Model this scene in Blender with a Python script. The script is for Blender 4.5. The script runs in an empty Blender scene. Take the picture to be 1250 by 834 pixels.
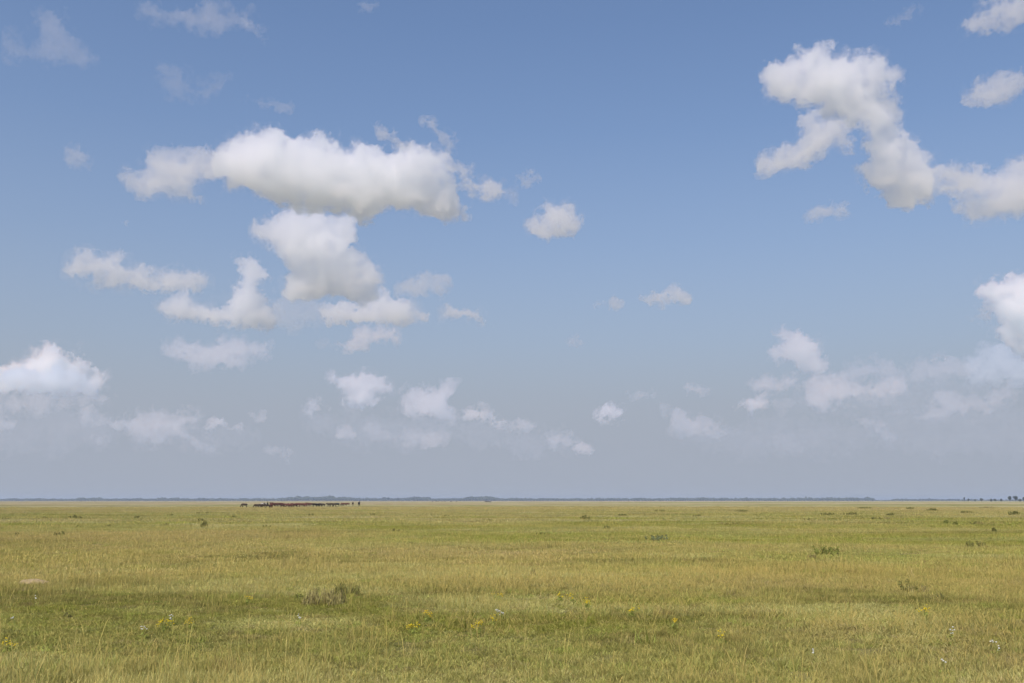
import bpy, math, random
import numpy as np
from mathutils import Vector, Matrix, noise as mnoise

random.seed(7)
scene = bpy.context.scene
COL = scene.collection
R = math.radians

# ------------------------------------------------------------------ camera
CAM_H = 2.7
FPX = 1215.0                      # focal length in photo pixels (35 mm on 36 mm)
PITCH = math.atan((611.0 - 417.0) / FPX)
cam_data = bpy.data.cameras.new('camera')
cam_data.sensor_width = 36.0
cam_data.lens = 36.0 * FPX / 1250.0
cam_data.clip_start = 0.1
cam_data.clip_end = 120000.0
cam = bpy.data.objects.new('camera', cam_data)
COL.objects.link(cam)
cam.location = (0, 0, CAM_H)
cam.rotation_euler = (R(90) + PITCH, 0, 0)
scene.camera = cam


def ray(px, py):
    """unit direction of the view ray through a pixel of the 1250x834 photo"""
    x, y, z = (px - 625.0) / FPX, (417.0 - py) / FPX, -1.0
    a = R(90) + PITCH
    c, s = math.cos(a), math.sin(a)
    return Vector((x, y * c - z * s, y * s + z * c)).normalized()


def ground_at(px, py):
    """point of the plain seen at a photo pixel"""
    d = ray(px, py)
    t = CAM_H / max(1e-5, -d.z)
    return Vector((d.x * t, d.y * t, 0.0))


# ------------------------------------------------------------------ helpers
def tag(o, label=None, cat=None, group=None, kind=None):
    if label: o['label'] = label
    if cat: o['category'] = cat
    if group: o['group'] = group
    if kind: o['kind'] = kind
    return o


def link(name, me, mat=None, parent=None):
    o = bpy.data.objects.new(name, me)
    COL.objects.link(o)
    if mat is not None and not me.materials:
        me.materials.append(mat)
    if parent is not None:
        o.parent = parent
    return o


def mesh_np(name, verts, quads=None, tris=None, smooth=False):
    me = bpy.data.meshes.new(name)
    verts = np.asarray(verts, dtype=np.float32)
    loops, starts, n = [], [], 0
    if quads is not None and len(quads):
        q = np.asarray(quads, dtype=np.int32)
        loops.append(q.ravel()); starts.append(np.arange(len(q), dtype=np.int32) * 4); n = len(q) * 4
    if tris is not None and len(tris):
        t = np.asarray(tris, dtype=np.int32)
        loops.append(t.ravel()); starts.append(n + np.arange(len(t), dtype=np.int32) * 3)
    loops = np.concatenate(loops); starts = np.concatenate(starts)
    me.vertices.add(len(verts)); me.vertices.foreach_set('co', verts.ravel())
    me.loops.add(len(loops)); me.loops.foreach_set('vertex_index', loops)
    me.polygons.add(len(starts)); me.polygons.foreach_set('loop_start', starts)
    me.update(calc_edges=True)
    if smooth:
        me.polygons.foreach_set('use_smooth', np.ones(len(starts), dtype=bool))
    return me


def new_mat(name):
    m = bpy.data.materials.new(name)
    m.use_nodes = True
    nt = m.node_tree
    nt.nodes.clear()
    out = nt.nodes.new('ShaderNodeOutputMaterial')
    return m, nt, out


class NT:
    """tiny node-tree helper"""
    def __init__(s, nt): s.nt = nt
    def n(s, typ, **kw):
        nd = s.nt.nodes.new(typ)
        for k, v in kw.items():
            if k.startswith('i_'):
                nd.inputs[k[2:].replace('_', ' ')].default_value = v
            else:
                setattr(nd, k, v)
        return nd
    def l(s, a, b): s.nt.links.new(a, b)
    def val(s, x, sock):
        if hasattr(x, 'is_linked'): s.l(x, sock)
        else: sock.default_value = x
    def math(s, op, a, b=0.0, c=None, clamp=False):
        nd = s.nt.nodes.new('ShaderNodeMath'); nd.operation = op; nd.use_clamp = clamp
        s.val(a, nd.inputs[0]); s.val(b, nd.inputs[1])
        if c is not None: s.val(c, nd.inputs[2])
        return nd.outputs[0]
    def mix(s, f, a, b, blend='MIX'):
        nd = s.nt.nodes.new('ShaderNodeMix'); nd.data_type = 'RGBA'; nd.blend_type = blend
        s.val(f, nd.inputs[0]); s.val(a, nd.inputs[6]); s.val(b, nd.inputs[7])
        return nd.outputs[2]
    def ramp(s, f, stops, interp='LINEAR'):
        nd = s.nt.nodes.new('ShaderNodeValToRGB'); cr = nd.color_ramp; cr.interpolation = interp
        while len(cr.elements) > 1: cr.elements.remove(cr.elements[-1])
        cr.elements[0].position, cr.elements[0].color = stops[0][0], (*stops[0][1], 1)
        for p, c in stops[1:]:
            e = cr.elements.new(p); e.color = (*c, 1)
        s.val(f, nd.inputs[0])
        return nd.outputs[0]
    def smooth(s, x, lo, hi):
        nd = s.nt.nodes.new('ShaderNodeMapRange'); nd.interpolation_type = 'SMOOTHSTEP'
        s.val(x, nd.inputs[0]); nd.inputs[1].default_value = lo; nd.inputs[2].default_value = hi
        return nd.outputs[0]
    def noise(s, vec, scale, detail=4, rough=0.5, dist=0.0):
        nd = s.nt.nodes.new('ShaderNodeTexNoise')
        nd.inputs['Scale'].default_value = scale; nd.inputs['Detail'].default_value = detail
        nd.inputs['Roughness'].default_value = rough; nd.inputs['Distortion'].default_value = dist
        s.l(vec, nd.inputs['Vector'])
        return nd.outputs[0]


def lin(r, g, b):
    f = lambda c: (c / 255 / 12.92) if c / 255 <= 0.04045 else ((c / 255 + 0.055) / 1.055) ** 2.4
    return (f(r), f(g), f(b))


# ------------------------------------------------------------------ sky and sun
SUN_EL, SUN_AZ = R(50), R(205)     # azimuth measured clockwise from the view direction (+Y)
world = bpy.data.worlds.new('World')
scene.world = world
world.use_nodes = True
wn = world.node_tree; wn.nodes.clear()
W = NT(wn)
wout = W.n('ShaderNodeOutputWorld')
bg = W.n('ShaderNodeBackground')
sky = W.n('ShaderNodeTexSky')
sky.sky_type = 'NISHITA'
sky.sun_disc = False
sky.sun_elevation = SUN_EL
sky.sun_rotation = SUN_AZ
sky.altitude = 100
sky.air_density = 1.0
sky.dust_density = 4.0
sky.ozone_density = 2.0
SKY_STRENGTH = 0.15
HAZE_RGB = (0.380, 0.420, 0.500)
tc = W.n('ShaderNodeTexCoord')
sx = W.n('ShaderNodeSeparateXYZ')
W.l(tc.outputs['Generated'], sx.inputs[0])
zz = sx.outputs[2]
# the whitish layer of dusty air that thickens towards the horizon
f = W.ramp(W.math('MULTIPLY', zz, 2.0, clamp=True), [(0.0, (1, 1, 1)), (0.08, (0.98,) * 3), (0.18, (0.90,) * 3), (0.31, (0.56,) * 3),
                                         (0.50, (0.26,) * 3), (0.71, (0.06,) * 3), (0.90, (0, 0, 0))])
g = W.mix(1.0, sky.outputs[0], (0.90, 0.96, 1.05, 1), 'MULTIPLY')
mixed = W.mix(f, g, (*[c / SKY_STRENGTH for c in HAZE_RGB], 1))
W.l(mixed, bg.inputs[0])
bg.inputs[1].default_value = SKY_STRENGTH
W.l(bg.outputs[0], wout.inputs[0])

sun_d = bpy.data.lights.new('sun', 'SUN')
sun_d.energy = 2.6
sun_d.angle = R(0.53)
sun_d.color = (1.0, 0.955, 0.90)
sun = bpy.data.objects.new('sun', sun_d)
COL.objects.link(sun)
sdir = Vector((math.sin(SUN_AZ) * math.cos(SUN_EL), math.cos(SUN_AZ) * math.cos(SUN_EL), math.sin(SUN_EL)))
sun.rotation_euler = sdir.to_track_quat('Z', 'Y').to_euler()
sun.location = (0, -20, 60)

scene.view_settings.view_transform = 'Standard'
scene.view_settings.look = 'None'
scene.view_settings.exposure = 0.0
scene.view_settings.gamma = 1.0
scene.view_settings.use_curve_mapping = False
scene.render.engine = 'CYCLES'
cy = scene.cycles
cy.max_bounces = 20
cy.diffuse_bounces = 3
cy.glossy_bounces = 2
cy.transmission_bounces = 4
cy.transparent_max_bounces = 48
cy.volume_bounces = 18
cy.use_denoising = True
try:
    cy.denoiser = 'OPENIMAGEDENOISE'
except Exception:
    pass
# ------------------------------------------------------------------ clouds
_rs = np.random.RandomState(11)
_TAB = _rs.rand(64, 64, 64).astype(np.float32) * 2 - 1


def vnoise(p):
    """periodic smooth value noise, p: (...,3)"""
    i = np.floor(p).astype(np.int32)
    f = (p - i).astype(np.float32)
    f = f * f * (3 - 2 * f)
    i0 = i & 63; i1 = (i + 1) & 63
    x0, y0, z0 = i0[..., 0], i0[..., 1], i0[..., 2]
    x1, y1, z1 = i1[..., 0], i1[..., 1], i1[..., 2]
    fx, fy, fz = f[..., 0], f[..., 1], f[..., 2]
    T = _TAB
    a = T[x0, y0, z0] * (1 - fx) + T[x1, y0, z0] * fx
    b = T[x0, y1, z0] * (1 - fx) + T[x1, y1, z0] * fx
    c = T[x0, y0, z1] * (1 - fx) + T[x1, y0, z1] * fx
    d = T[x0, y1, z1] * (1 - fx) + T[x1, y1, z1] * fx
    a = a * (1 - fy) + b * fy
    c = c * (1 - fy) + d * fy
    return a * (1 - fz) + c * fz


def poly_sd(P, u, v):
    """signed distance to a polygon, positive inside"""
    n = len(P)
    d = np.full(u.shape, 1e9, dtype=np.float32)
    inside = np.zeros(u.shape, dtype=bool)
    for k in range(n):
        ax, ay = P[k]; bx, by = P[(k + 1) % n]
        ex, ey = bx - ax, by - ay
        L = ex * ex + ey * ey + 1e-9
        t = np.clip(((u - ax) * ex + (v - ay) * ey) / L, 0, 1)
        d = np.minimum(d, np.hypot(u - ax - t * ex, v - ay - t * ey))
        cond = (ay > v) != (by > v)
        with np.errstate(divide='ignore', invalid='ignore'):
            xi = ax + (v - ay) * ex / (ey if abs(ey) > 1e-9 else 1e-9)
        inside ^= cond & (u < xi)
    return np.where(inside, d, -d)


def surface_nets(F, org, h):
    S = F > 0
    nx, ny, nz = F.shape
    c = [(i, j, k) for i in (0, 1) for j in (0, 1) for k in (0, 1)]
    sl = lambda A, o: A[o[0]:nx - 1 + o[0], o[1]:ny - 1 + o[1], o[2]:nz - 1 + o[2]]
    cnt = sum(sl(S, o).astype(np.int8) for o in c)
    act = (cnt > 0) & (cnt < 8)
    idx = np.full(act.shape, -1, dtype=np.int32)
    A = np.argwhere(act)
    idx[act] = np.arange(len(A))
    pos = np.zeros((len(A), 3), dtype=np.float32); num = np.zeros(len(A), dtype=np.float32)
    for a in range(8):
        for b in range(a + 1, 8):
            ca, cb = np.array(c[a]), np.array(c[b])
            if np.abs(ca - cb).sum() != 1: continue
            fa = F[tuple((A + ca).T)]; fb = F[tuple((A + cb).T)]
            m = (fa > 0) != (fb > 0)
            t = fa[m] / (fa[m] - fb[m])
            pos[m] += ca + t[:, None] * (cb - ca)
            num[m] += 1
    V = (A + pos / num[:, None]) * h + org
    quads = []
    for ax in range(3):
        d = np.zeros(3, dtype=int); d[ax] = 1
        o1, o2 = [(1, 2), (2, 0), (0, 1)][ax]
        lo = S[tuple(slice(0, s - (1 if i == ax else 0)) for i, s in enumerate(S.shape))]
        hi = S[tuple(slice((1 if i == ax else 0), None) for i, s in enumerate(S.shape))]
        E = np.argwhere(lo != hi)
        ok = (E[:, o1] > 0) & (E[:, o2] > 0) & (E[:, o1] < S.shape[o1] - 1) & (E[:, o2] < S.shape[o2] - 1)
        E = E[ok]
        flip = ~S[tuple(E.T)]
        u1 = np.zeros(3, dtype=int); u1[o1] = 1
        u2 = np.zeros(3, dtype=int); u2[o2] = 1
        q = np.stack([idx[tuple((E - u1 - u2).T)], idx[tuple((E - u2).T)], idx[tuple(E.T)], idx[tuple((E - u1).T)]], 1)
        q[flip] = q[flip][:, ::-1]
        quads.append(q)
    return V, np.concatenate(quads)


def main_piece(V, Q):
    """keep the body of the cloud, drop detached shreds"""
    lab = np.arange(len(V), dtype=np.int64)
    while True:
        m = lab[Q].min(1)
        new = lab.copy()
        for k in range(4): np.minimum.at(new, Q[:, k], m)
        new = new[new]
        if (new == lab).all(): break
        lab = new
    u, inv, cnt = np.unique(lab, return_inverse=True, return_counts=True)
    if len(u) == 1: return V, Q
    big = cnt.max()
    keep = (np.arange(len(u)) == cnt.argmax())[inv]
    idx = np.cumsum(keep) - 1
    return V[keep], idx[Q[keep[Q].all(1)]]


CLOUD_BASE = 1500.0
_cmats = {}


def cloud_mat(sigma, alb):
    key = (round(math.log(sigma) * 8), alb)
    if key in _cmats: return _cmats[key]
    sigma = math.exp(key[0] / 8)
    m, nt, out = new_mat('cloud_vapour')
    N = NT(nt)
    v = N.n('ShaderNodeVolumeScatter')
    v.inputs['Color'].default_value = (*alb, 1)
    v.inputs['Density'].default_value = sigma
    v.inputs['Anisotropy'].default_value = 0.45
    N.l(v.outputs[0], out.inputs['Volume'])
    _cmats[key] = m
    return m


FR = {'F': (1, 0, 0), '1': (2.781, 0, 0), '2': (2.606, 80, 140), '3': (2.606, 380, 140), '4': (2.78, 900, 0),
      '5': (2.78, 850, 320), '6': (3.125, 0, 400), '7': (3.125, 360, 400), '8': (3.473, 680, 320)}
CLOUD_Q = 1.06
TAU_K = 0.25


def cloud(fr, pts, tau, label, group=None, alb=(0.965, 0.880, 0.865), step=1.25, rough=1.0, near=1.0):
    s, ox, oy = FR[fr]
    P = np.array([(ox + a / s, oy + b / s) for a, b in pts], dtype=np.float64)
    for _ in range(1):                                        # round the corners once
        Pn = np.roll(P, -1, 0); P = np.stack([P * .8 + Pn * .2, P * .2 + Pn * .8], 1).reshape(-1, 2)
    base = P[:, 1].max()
    cx, cyy = (P[:, 0].min() + P[:, 0].max()) / 2, (P[:, 1].min() + P[:, 1].max()) / 2
    el = math.asin(ray(cx, base).z)
    dist = min(CLOUD_BASE / math.tan(el), 42000.0) * near     # where the flat base of the cloud layer is seen
    d = ray(cx, cyy)
    D = dist / math.hypot(d.x, d.y)
    f0 = Vector((math.cos(PITCH) * 0, math.cos(PITCH), math.sin(PITCH)))
    pxm = D * d.dot(f0) / FPX                                  # metres per photo pixel at that distance
    size = max(np.ptp(P[:, 0]), np.ptp(P[:, 1]))
    h = (step if size > 110 else (1.0 if size > 45 else 0.8)) / CLOUD_Q
    U = P[:, 0] - cx; V_ = cyy - P[:, 1]
    PP = np.stack([U, V_], 1)
    g = 9.0
    us = np.arange(U.min() - g, U.max() + g, h, dtype=np.float32)
    vs = np.arange(V_.min() - g, V_.max() + g, h, dtype=np.float32)
    seed = int(abs(cx) * 7 + cyy * 13)
    rs = np.random.RandomState(seed)
    off = (rs.rand(3) * 60).astype(np.float32)
    uu, vv = np.meshgrid(us, vs, indexing='ij')
    # bend the outline so that it is lobed rather than drawn with a ruler
    w2 = np.stack([uu / 13 + off[0], vv / 13 + off[1], np.zeros_like(uu) + off[2]], -1)
    wa = 0.6 + 0.4 * min(1.0, size / 90)
    wu = (vnoise(w2 * .9) * 5.0 + vnoise(w2 * 2.1 + 9) * 3.2 + vnoise(w2 * 4.3 + 5) * 2.0) * wa
    wv = (vnoise(w2 * .9 + 21) * 5.0 + vnoise(w2 * 2.1 + 31) * 3.2 + vnoise(w2 * 4.3 + 45) * 2.0) * wa
    sd = poly_sd(PP, uu + wu, vv + wv)
    lump = vnoise(np.stack([uu / 17 + off[1], vv / 17 + off[2], np.zeros_like(uu) + 3.3], -1))
    sd = np.where(sd > 0, sd * (1 + .62 * lump), sd)
    Rm = float(max(sd.max(), 2.0))
    Rm = min(Rm, 34.0) if Rm > 34 else Rm
    sdc = np.minimum(sd, Rm)
    W0 = Rm * 1.0 + 7
    ws = np.arange(-W0, W0, h, dtype=np.float32)
    S3 = sdc[:, :, None]; w3 = ws[None, None, :]
    F = Rm - np.sqrt((Rm - S3) ** 2 + (w3 * 1.25) ** 2)
    band = F > -0.45 * Rm - 5
    ii = np.argwhere(band)
    p = np.stack([us[ii[:, 0]], vs[ii[:, 1]], ws[ii[:, 2]]], -1)
    dep = np.clip(np.maximum(sdc[ii[:, 0], ii[:, 1]], 0) / Rm, 0, 1)
    # relief: big lumps on the face of the cloud, finer cauliflower everywhere
    per = max(Rm * 1.1, 8.0)
    q = p + np.stack([vnoise(p / 9 + off), vnoise(p / 9 + off + 17), vnoise(p / 9 + off + 37)], -1) * 2.4
    big = (1 - 2.4 * np.abs(vnoise(q / per + off))) * 0.50 * Rm * dep
    big += (1 - 2.6 * np.abs(vnoise(q / (per * .48) + off + 5))) * 0.36 * Rm * dep
    n = np.zeros(len(p), dtype=np.float32)
    wis = np.zeros(len(p), dtype=np.float32)
    sc = rough * (0.5 + 0.5 * min(1, Rm / 12))
    for k, (pe, am) in enumerate(((24.0, 4.6), (12.0, 3.6), (6.0, 2.7), (3.1, 2.0), (1.8, 1.3))):
        if pe < h * 1.3 or (pe > 20 and size < 60): continue
        v = vnoise(q / pe + off * (k + 2))
        n += (1 - 3.0 * np.abs(v)) * am * 0.62 * sc
        v2 = vnoise((p + (q - p) * 2.2) / pe + off * (k + 7))
        wis += v2 * am * 2.1 * sc
    f0v = F[band]
    mat = cloud_mat
    org = np.array([us[0], vs[0], ws[0]], dtype=np.float32)
    right = Vector((d.y, -d.x, 0)).normalized()
    up = right.cross(d).normalized()
    M = np.array([right, up, d], dtype=np.float32)
    sigma = TAU_K * tau * float(np.interp(base, [380, 430, 540], [1.0, 1.8, 2.4])) * (1 if tau > 2.6 else 1.4) / (2 * Rm * pxm)

    def shell(iso, field, name, sg, parent=None):
        G = np.full(F.shape, -10.0, dtype=np.float32)
        G[band] = field - iso
        G[0] = G[-1] = -10; G[:, 0] = G[:, -1] = -10; G[:, :, 0] = G[:, :, -1] = -10
        if (G > 0).sum() < 30: return None
        V, Q = main_piece(*surface_nets(G, org, h))
        me = mesh_np(name, (V * pxm) @ M, quads=Q[:, ::-1])
        return link(name, me, cloud_mat(sg, alb), parent)

    e = min(1.0, Rm / 9.0)
    if tau >= 2.6:
        o = shell(-4.4 * e, f0v + big * .5 + wis * 1.1, 'cloud', sigma * 0.06)
        shell(-1.8 * e, f0v + big * .7 + wis * .85 + n * .3, 'vapour_veil', sigma * 0.14, o)
        shell(0.0 * e, f0v + big + n * .9 + wis * .5, 'vapour_body', sigma * 0.34, o)
        shell(3.2 * e, f0v + big * 1.25 + n * 1.7 + wis * .25, 'dense_core', sigma * 1.4, o)
    else:
        o = shell(-3.0 * e, f0v + big * .5 + wis * 1.2, 'cloud', sigma * 0.26)
        shell(-0.6 * e, f0v + big * .6 + wis * 1.2 + n * .3, 'vapour_veil', sigma * 0.42, o)
        shell(1.6 * e, f0v + big + n * .8 + wis * .7, 'dense_core', sigma * 0.7, o)
    o.location = d * D + Vector((0, 0, CAM_H))
    tag(o, label, 'cloud', group or 'clouds scattered over the sky')
    return o
import time as _t; _t0 = _t.time()
WARM = (1.0, 0.83, 0.76)  # both warm tints put the cast of distant air into the cloud colour
WARMER = (1.0, 0.775, 0.63)
GREYB = (0.80, 0.83, 0.90)  # shade on the right-hand tower's lower part, put into the vapour colour
# left-centre group
cloud('F', [(272,190),(290,182),(310,167),(345,162),(364,174),(387,165),(402,166),(414,183),(441,170),(459,178),(495,176),(545,176),(547,201),(560,236),(576,263),(541,257),(495,251),(460,255),(459,272),(437,263),(403,263),(380,263),(349,251),(310,240),(287,236),(264,213)],
      11, 'long broad white cloud with a grey underside, largest cloud of the left group')
cloud('2', [(255,150),(300,105),(350,100),(400,110),(455,95),(490,130),(480,180),(410,210),(425,270),(360,260),(300,250),(240,275),(210,250),(190,210),(270,190)],
      4.5, 'ragged pale cloud joined to the left tip of the long broad cloud')
cloud('3', [(430,160),(500,160),(530,190),(575,190),(600,230),(655,240),(640,265),(560,270),(500,250),(480,210)],
      3.2, 'small soft cloud just right of the long broad cloud')
cloud('3', [(635,205),(690,160),(720,180),(715,215),(650,220)], 1.0, 'faint thin wisp above and left of the lone round cloud')
cloud('3', [(200,35),(240,40),(290,80),(320,110),(280,105),(225,70)], 1.6, 'thin curl of cloud rising from the crest of the long broad cloud')
cloud('3', [(350,20),(400,25),(455,70),(445,115),(420,100),(400,55)], 1.5, 'thin curl above the right shoulder of the long broad cloud')
cloud('3', [(690,340),(740,310),(755,280),(800,285),(830,305),(880,350),(860,380),(800,395),(700,385)],
      6.5, 'lone compact white cloud with a flat base in the middle of the sky')
cloud('F', [(310,290),(326,274),(354,255),(380,258),(410,262),(437,262),(437,286),(424,305),(436,303),(457,316),(474,340),(459,362),(441,368),(418,359),(395,366),(364,370),(345,355),(349,324),(325,301)],
      9, 'tall white cloud directly under the long broad cloud')
cloud('2', [(295,625),(390,580),(400,560),(415,600),(490,620),(520,590),(545,540),(560,510),(535,470),(550,430),(620,460),(640,510),(610,530),(640,590),(690,650),(660,680),(560,680),(450,660),(360,660)],
      5.5, 'L-shaped white cloud curving down left of the tall cloud')
cloud('2', [(20,520),(50,450),(90,440),(110,455),(170,445),(240,470),(290,500),(400,480),(455,520),(430,545),(380,545),(270,560),(160,560),(60,540)],
      5, 'flat elongated cloud alone to the left of the L-shaped cloud')
cloud('3', [(30,630),(100,605),(190,600),(220,550),(260,575),(310,575),(375,620),(360,660),(250,670),(120,665),(40,655)],
      6, 'flat-bottomed white cloud right below the tall cloud')
cloud('3', [(280,550),(300,520),(380,500),(435,520),(430,570),(350,580),(290,570)], 2.0, 'dim grey cloud behind the peak of the flat-bottomed white cloud')
cloud('3', [(410,600),(440,605),(540,640),(545,660),(420,655)], 3.6, 'small wedge-shaped cloud just right of the flat-bottomed white cloud')
cloud('3', [(30,725),(110,710),(150,680),(210,675),(280,685),(275,720),(180,730),(120,745),(50,735)], 2.2, 'thin grey-pink cloud streak beneath the flat-bottomed white cloud', alb=WARM)
cloud('2', [(320,755),(380,730),(440,725),(520,710),(620,730),(650,750),(560,780),(520,815),(390,810),(400,785)], 2.4, 'thin double-layered cloud below the L-shaped cloud', alb=WARM)
cloud('F', [(330,372),(350,350),(372,358),(402,372),(388,392),(352,404),(335,396)], 1.1, 'thin grey veil hanging between the L-shaped cloud and the tall cloud')
# faint ones, upper left
cloud('2', [(10,110),(50,105),(70,130),(55,170),(15,155)], 1.1, 'tiny square-looking smudge of cloud high on the left')
cloud('1', [(485,50),(600,55),(660,30),(700,10),(740,5),(760,35),(860,30),(850,55),(790,70),(750,100),(680,105),(600,75),(500,70)], 1.1, 'ragged faint cloud along the top edge of the sky')
cloud('1', [(830,80),(870,85),(905,100),(900,145),(870,140)], 0.7, 'small faint scrap at the right end of the ragged top cloud')
cloud('1', [(45,160),(110,160),(140,60),(180,40),(215,90),(270,140),(340,180),(240,200),(130,225),(70,225)], 0.75, 'faint triangular veil of cloud in the top left corner')
cloud('1', [(530,240),(620,240),(680,290),(730,260),(770,260),(740,320),(600,340),(560,300)], 0.55, 'barely visible veil under the ragged top cloud')
cloud('1', [(800,350),(880,330),(990,350),(980,375),(900,365)], 0.55, 'barely visible streak above the long broad cloud')
cloud('1', [(415,755),(450,745),(452,772),(430,780)], 0.6, 'very small faint puff left of the L-shaped cloud, in open blue')
cloud('F', [(430,16),(438,3),(452,-3),(456,4),(448,14)], 0.5, 'tiny scrap of cloud cut by the top edge of the sky')
# right group
cloud('4', [(115,190),(150,175),(225,175),(235,150),(290,140),(345,155),(370,180),(385,170),(400,205),(430,190),(500,210),(525,265),(565,268),(520,310),(520,350),(550,370),(535,430),(580,490),(590,520),(650,570),(770,640),(740,690),(620,700),(550,730),(480,700),(430,640),(410,620),(430,510),(410,430),(330,390),(250,340),(210,310),(150,310),(120,270)],
      9.5, 'large towering white cloud slanting down to the right')
cloud('4', [(45,540),(60,515),(110,510),(200,490),(220,460),(215,390),(240,370),(275,375),(290,410),(350,425),(375,460),(385,540),(360,540),(325,500),(290,550),(160,575),(60,575)],
      5.5, 'boot-shaped cloud just left of the large slanting cloud')
cloud('4', [(715,580),(750,550),(790,565),(820,550),(860,565),(880,590),(920,570),(925,545),(973,550),(1050,590),(1060,740),(900,745),(780,735),(740,700),(755,650),(765,600)],
      7, 'white cloud at the low right end of the large slanting cloud')
cloud('4', [(775,75),(820,35),(850,0),(880,-20),(1060,-30),(1060,80),(900,85),(860,95),(790,95)], 4.0, 'white cloud cut off by the top right corner')
cloud('4', [(765,315),(830,275),(860,260),(900,245),(970,270),(960,330),(890,355),(800,350)], 3.2, 'soft oval cloud below the top right corner cloud')
cloud('4', [(510,75),(560,45),(610,30),(605,75),(540,80)], 0.8, 'small faint wisp near the top, above the large slanting cloud')
cloud('4', [(240,720),(270,705),(400,695),(370,735),(245,735)], 2.0, 'small flat cloud below the boot-shaped cloud')
cloud('8', [(355,145),(400,125),(440,90),(480,105),(520,105),(575,150),(530,170),(420,175),(365,160)], 3.6, 'small flat white cloud lower right of the lone compact cloud')
cloud('8', [(150,175),(185,160),(240,150),(270,180),(240,192),(170,190)], 1.8, 'tiny faint cloud left of the small flat white cloud')
cloud('8', [(175,640),(200,610),(240,612),(285,625),(285,650),(230,675),(180,665)], 2.2, 'tiny round cloud low over the middle of the horizon', alb=WARM)
cloud('8', [(465,605),(520,600),(560,640),(640,650),(680,690),(760,720),(750,740),(620,735),(480,710),(470,660)], 1.3, 'pale pinkish cloud slanting low right of the tiny round cloud', alb=WARMER)
cloud('8', [(550,515),(600,515),(655,540),(600,565),(565,550)], 0.8, 'faint pinkish puff above the pale slanting cloud', alb=WARMER)
cloud('8', [(300,565),(350,550),(410,555),(400,580),(320,582)], 0.5, 'faint streak above the tiny round cloud', alb=WARMER)
cloud('8', [(50,325),(100,325),(108,360),(60,360)], 0.5, 'very faint speck of cloud below the lone compact cloud', alb=WARM)
# right, low
cloud('5', [(975,90),(985,70),(1015,62),(1050,78),(1075,58),(1200,40),(1230,330),(1110,330),(1060,290),(1030,250),(1040,190),(1005,150),(985,125)], 9, 'bright towering cloud head at the right edge of the sky', alb=WARM)
cloud('5', [(925,380),(950,310),(1060,260),(1230,270),(1230,400),(1100,404),(935,404)], 2.5, 'dull blue-grey cloud body under the bright tower at the right edge', alb=GREYB)
cloud('5', [(935,170),(970,155),(1000,165),(990,200),(950,205)], 1.6, 'small puff beside the bright tower at the right edge')
cloud('5', [(240,310),(270,290),(290,255),(285,230),(310,225),(400,265),(410,310),(430,350),(380,380),(330,355),(260,330)], 4.0, 'bright streaky cloud with a pointed top, low on the right', alb=WARM)
cloud('5', [(185,420),(200,395),(260,390),(345,400),(350,430),(290,445),(200,435)], 1.6, 'dim cloud directly below the pointed streaky cloud', alb=WARMER)
cloud('5', [(140,490),(190,455),(240,455),(260,480),(320,490),(310,510),(160,503)], 2.2, 'small flat cloud at the lower left of the low right bank', alb=WARMER)
cloud('5', [(370,470),(400,395),(450,385),(520,390),(525,420),(600,420),(620,395),(680,400),(700,450),(600,465),(520,455),(450,480),(390,490)], 1.9, 'lumpy warm-tinted cloud in the middle of the low right bank', alb=WARMER)
cloud('5', [(440,350),(520,350),(600,335),(640,320),(660,340),(780,330),(830,320),(925,350),(905,395),(860,400),(780,415),(720,420),(690,390),(560,385),(470,385)], 1.15, 'long thin veil along the crest of the low right bank', alb=WARM)
cloud('5', [(785,332),(800,318),(830,320),(838,334),(805,338)], 2.4, 'tiny bright cap on the crest of the low right bank', alb=WARM)
cloud('5', [(770,510),(850,500),(810,440),(900,450),(960,470),(1000,430),(1070,425),(1060,460),(1010,500),(920,520),(860,530),(780,530)], 1.2, 'faint ragged pinkish cloud under the blue-grey cloud body', alb=WARMER)
cloud('5', [(530,520),(600,530),(650,560),(660,600),(610,590),(560,550)], 0.7, 'very faint pinkish smear low over the right horizon', alb=WARMER)
cloud('5', [(670,490),(720,490),(735,520),(690,520)], 0.7, 'small faint smear right of the lumpy warm-tinted cloud', alb=WARMER)
cloud('5', [(250,600),(310,585),(360,610),(350,650),(280,640)], 0.4, 'hardly visible puff closest to the right horizon', alb=WARMER)
# left, low
cloud('6', [(-70,170),(40,150),(95,145),(105,95),(140,70),(200,60),(260,80),(275,110),(310,115),(330,140),(385,145),(390,200),(380,230),(320,245),(200,250),(0,250),(-70,240)], 7, 'creamy domed cumulus at the left edge, low over the horizon', alb=WARMER)
cloud('6', [(-60,180),(50,160),(130,145),(160,165),(210,125),(260,150),(330,190),(345,235),(200,238),(-60,234)], 4.5, 'blue-grey shaded cloud in front of the creamy domed cumulus', alb=(0.70,0.74,0.84), near=0.93)  # cloud lying in shade: the shade is put into its darker vapour colour
cloud('6', [(-60,250),(200,250),(380,235),(420,260),(330,290),(200,320),(80,325),(-60,310)], 1.1, 'wide dim cloud skirt below the creamy domed cumulus', alb=WARMER)
cloud('6', [(300,315),(340,290),(385,345),(380,372),(320,375)], 0.9, 'dim peaked puff below the right side of the creamy cumulus', alb=WARMER)
cloud('6', [(350,400),(400,402),(403,435),(360,433)], 0.5, 'faint small patch below the dim peaked puff', alb=WARMER)
cloud('6', [(405,362),(470,360),(488,375),(480,390),(420,390)], 0.7, 'faint little puff between the dim peak and the anvil-shaped cloud', alb=WARMER)
cloud('6', [(500,375),(520,355),(570,340),(640,320),(740,315),(755,340),(700,390),(760,420),(830,455),(780,460),(700,420),(600,430),(570,410),(530,395)], 1.5, 'faint anvil-shaped pinkish cloud low on the left', alb=WARMER)
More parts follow.
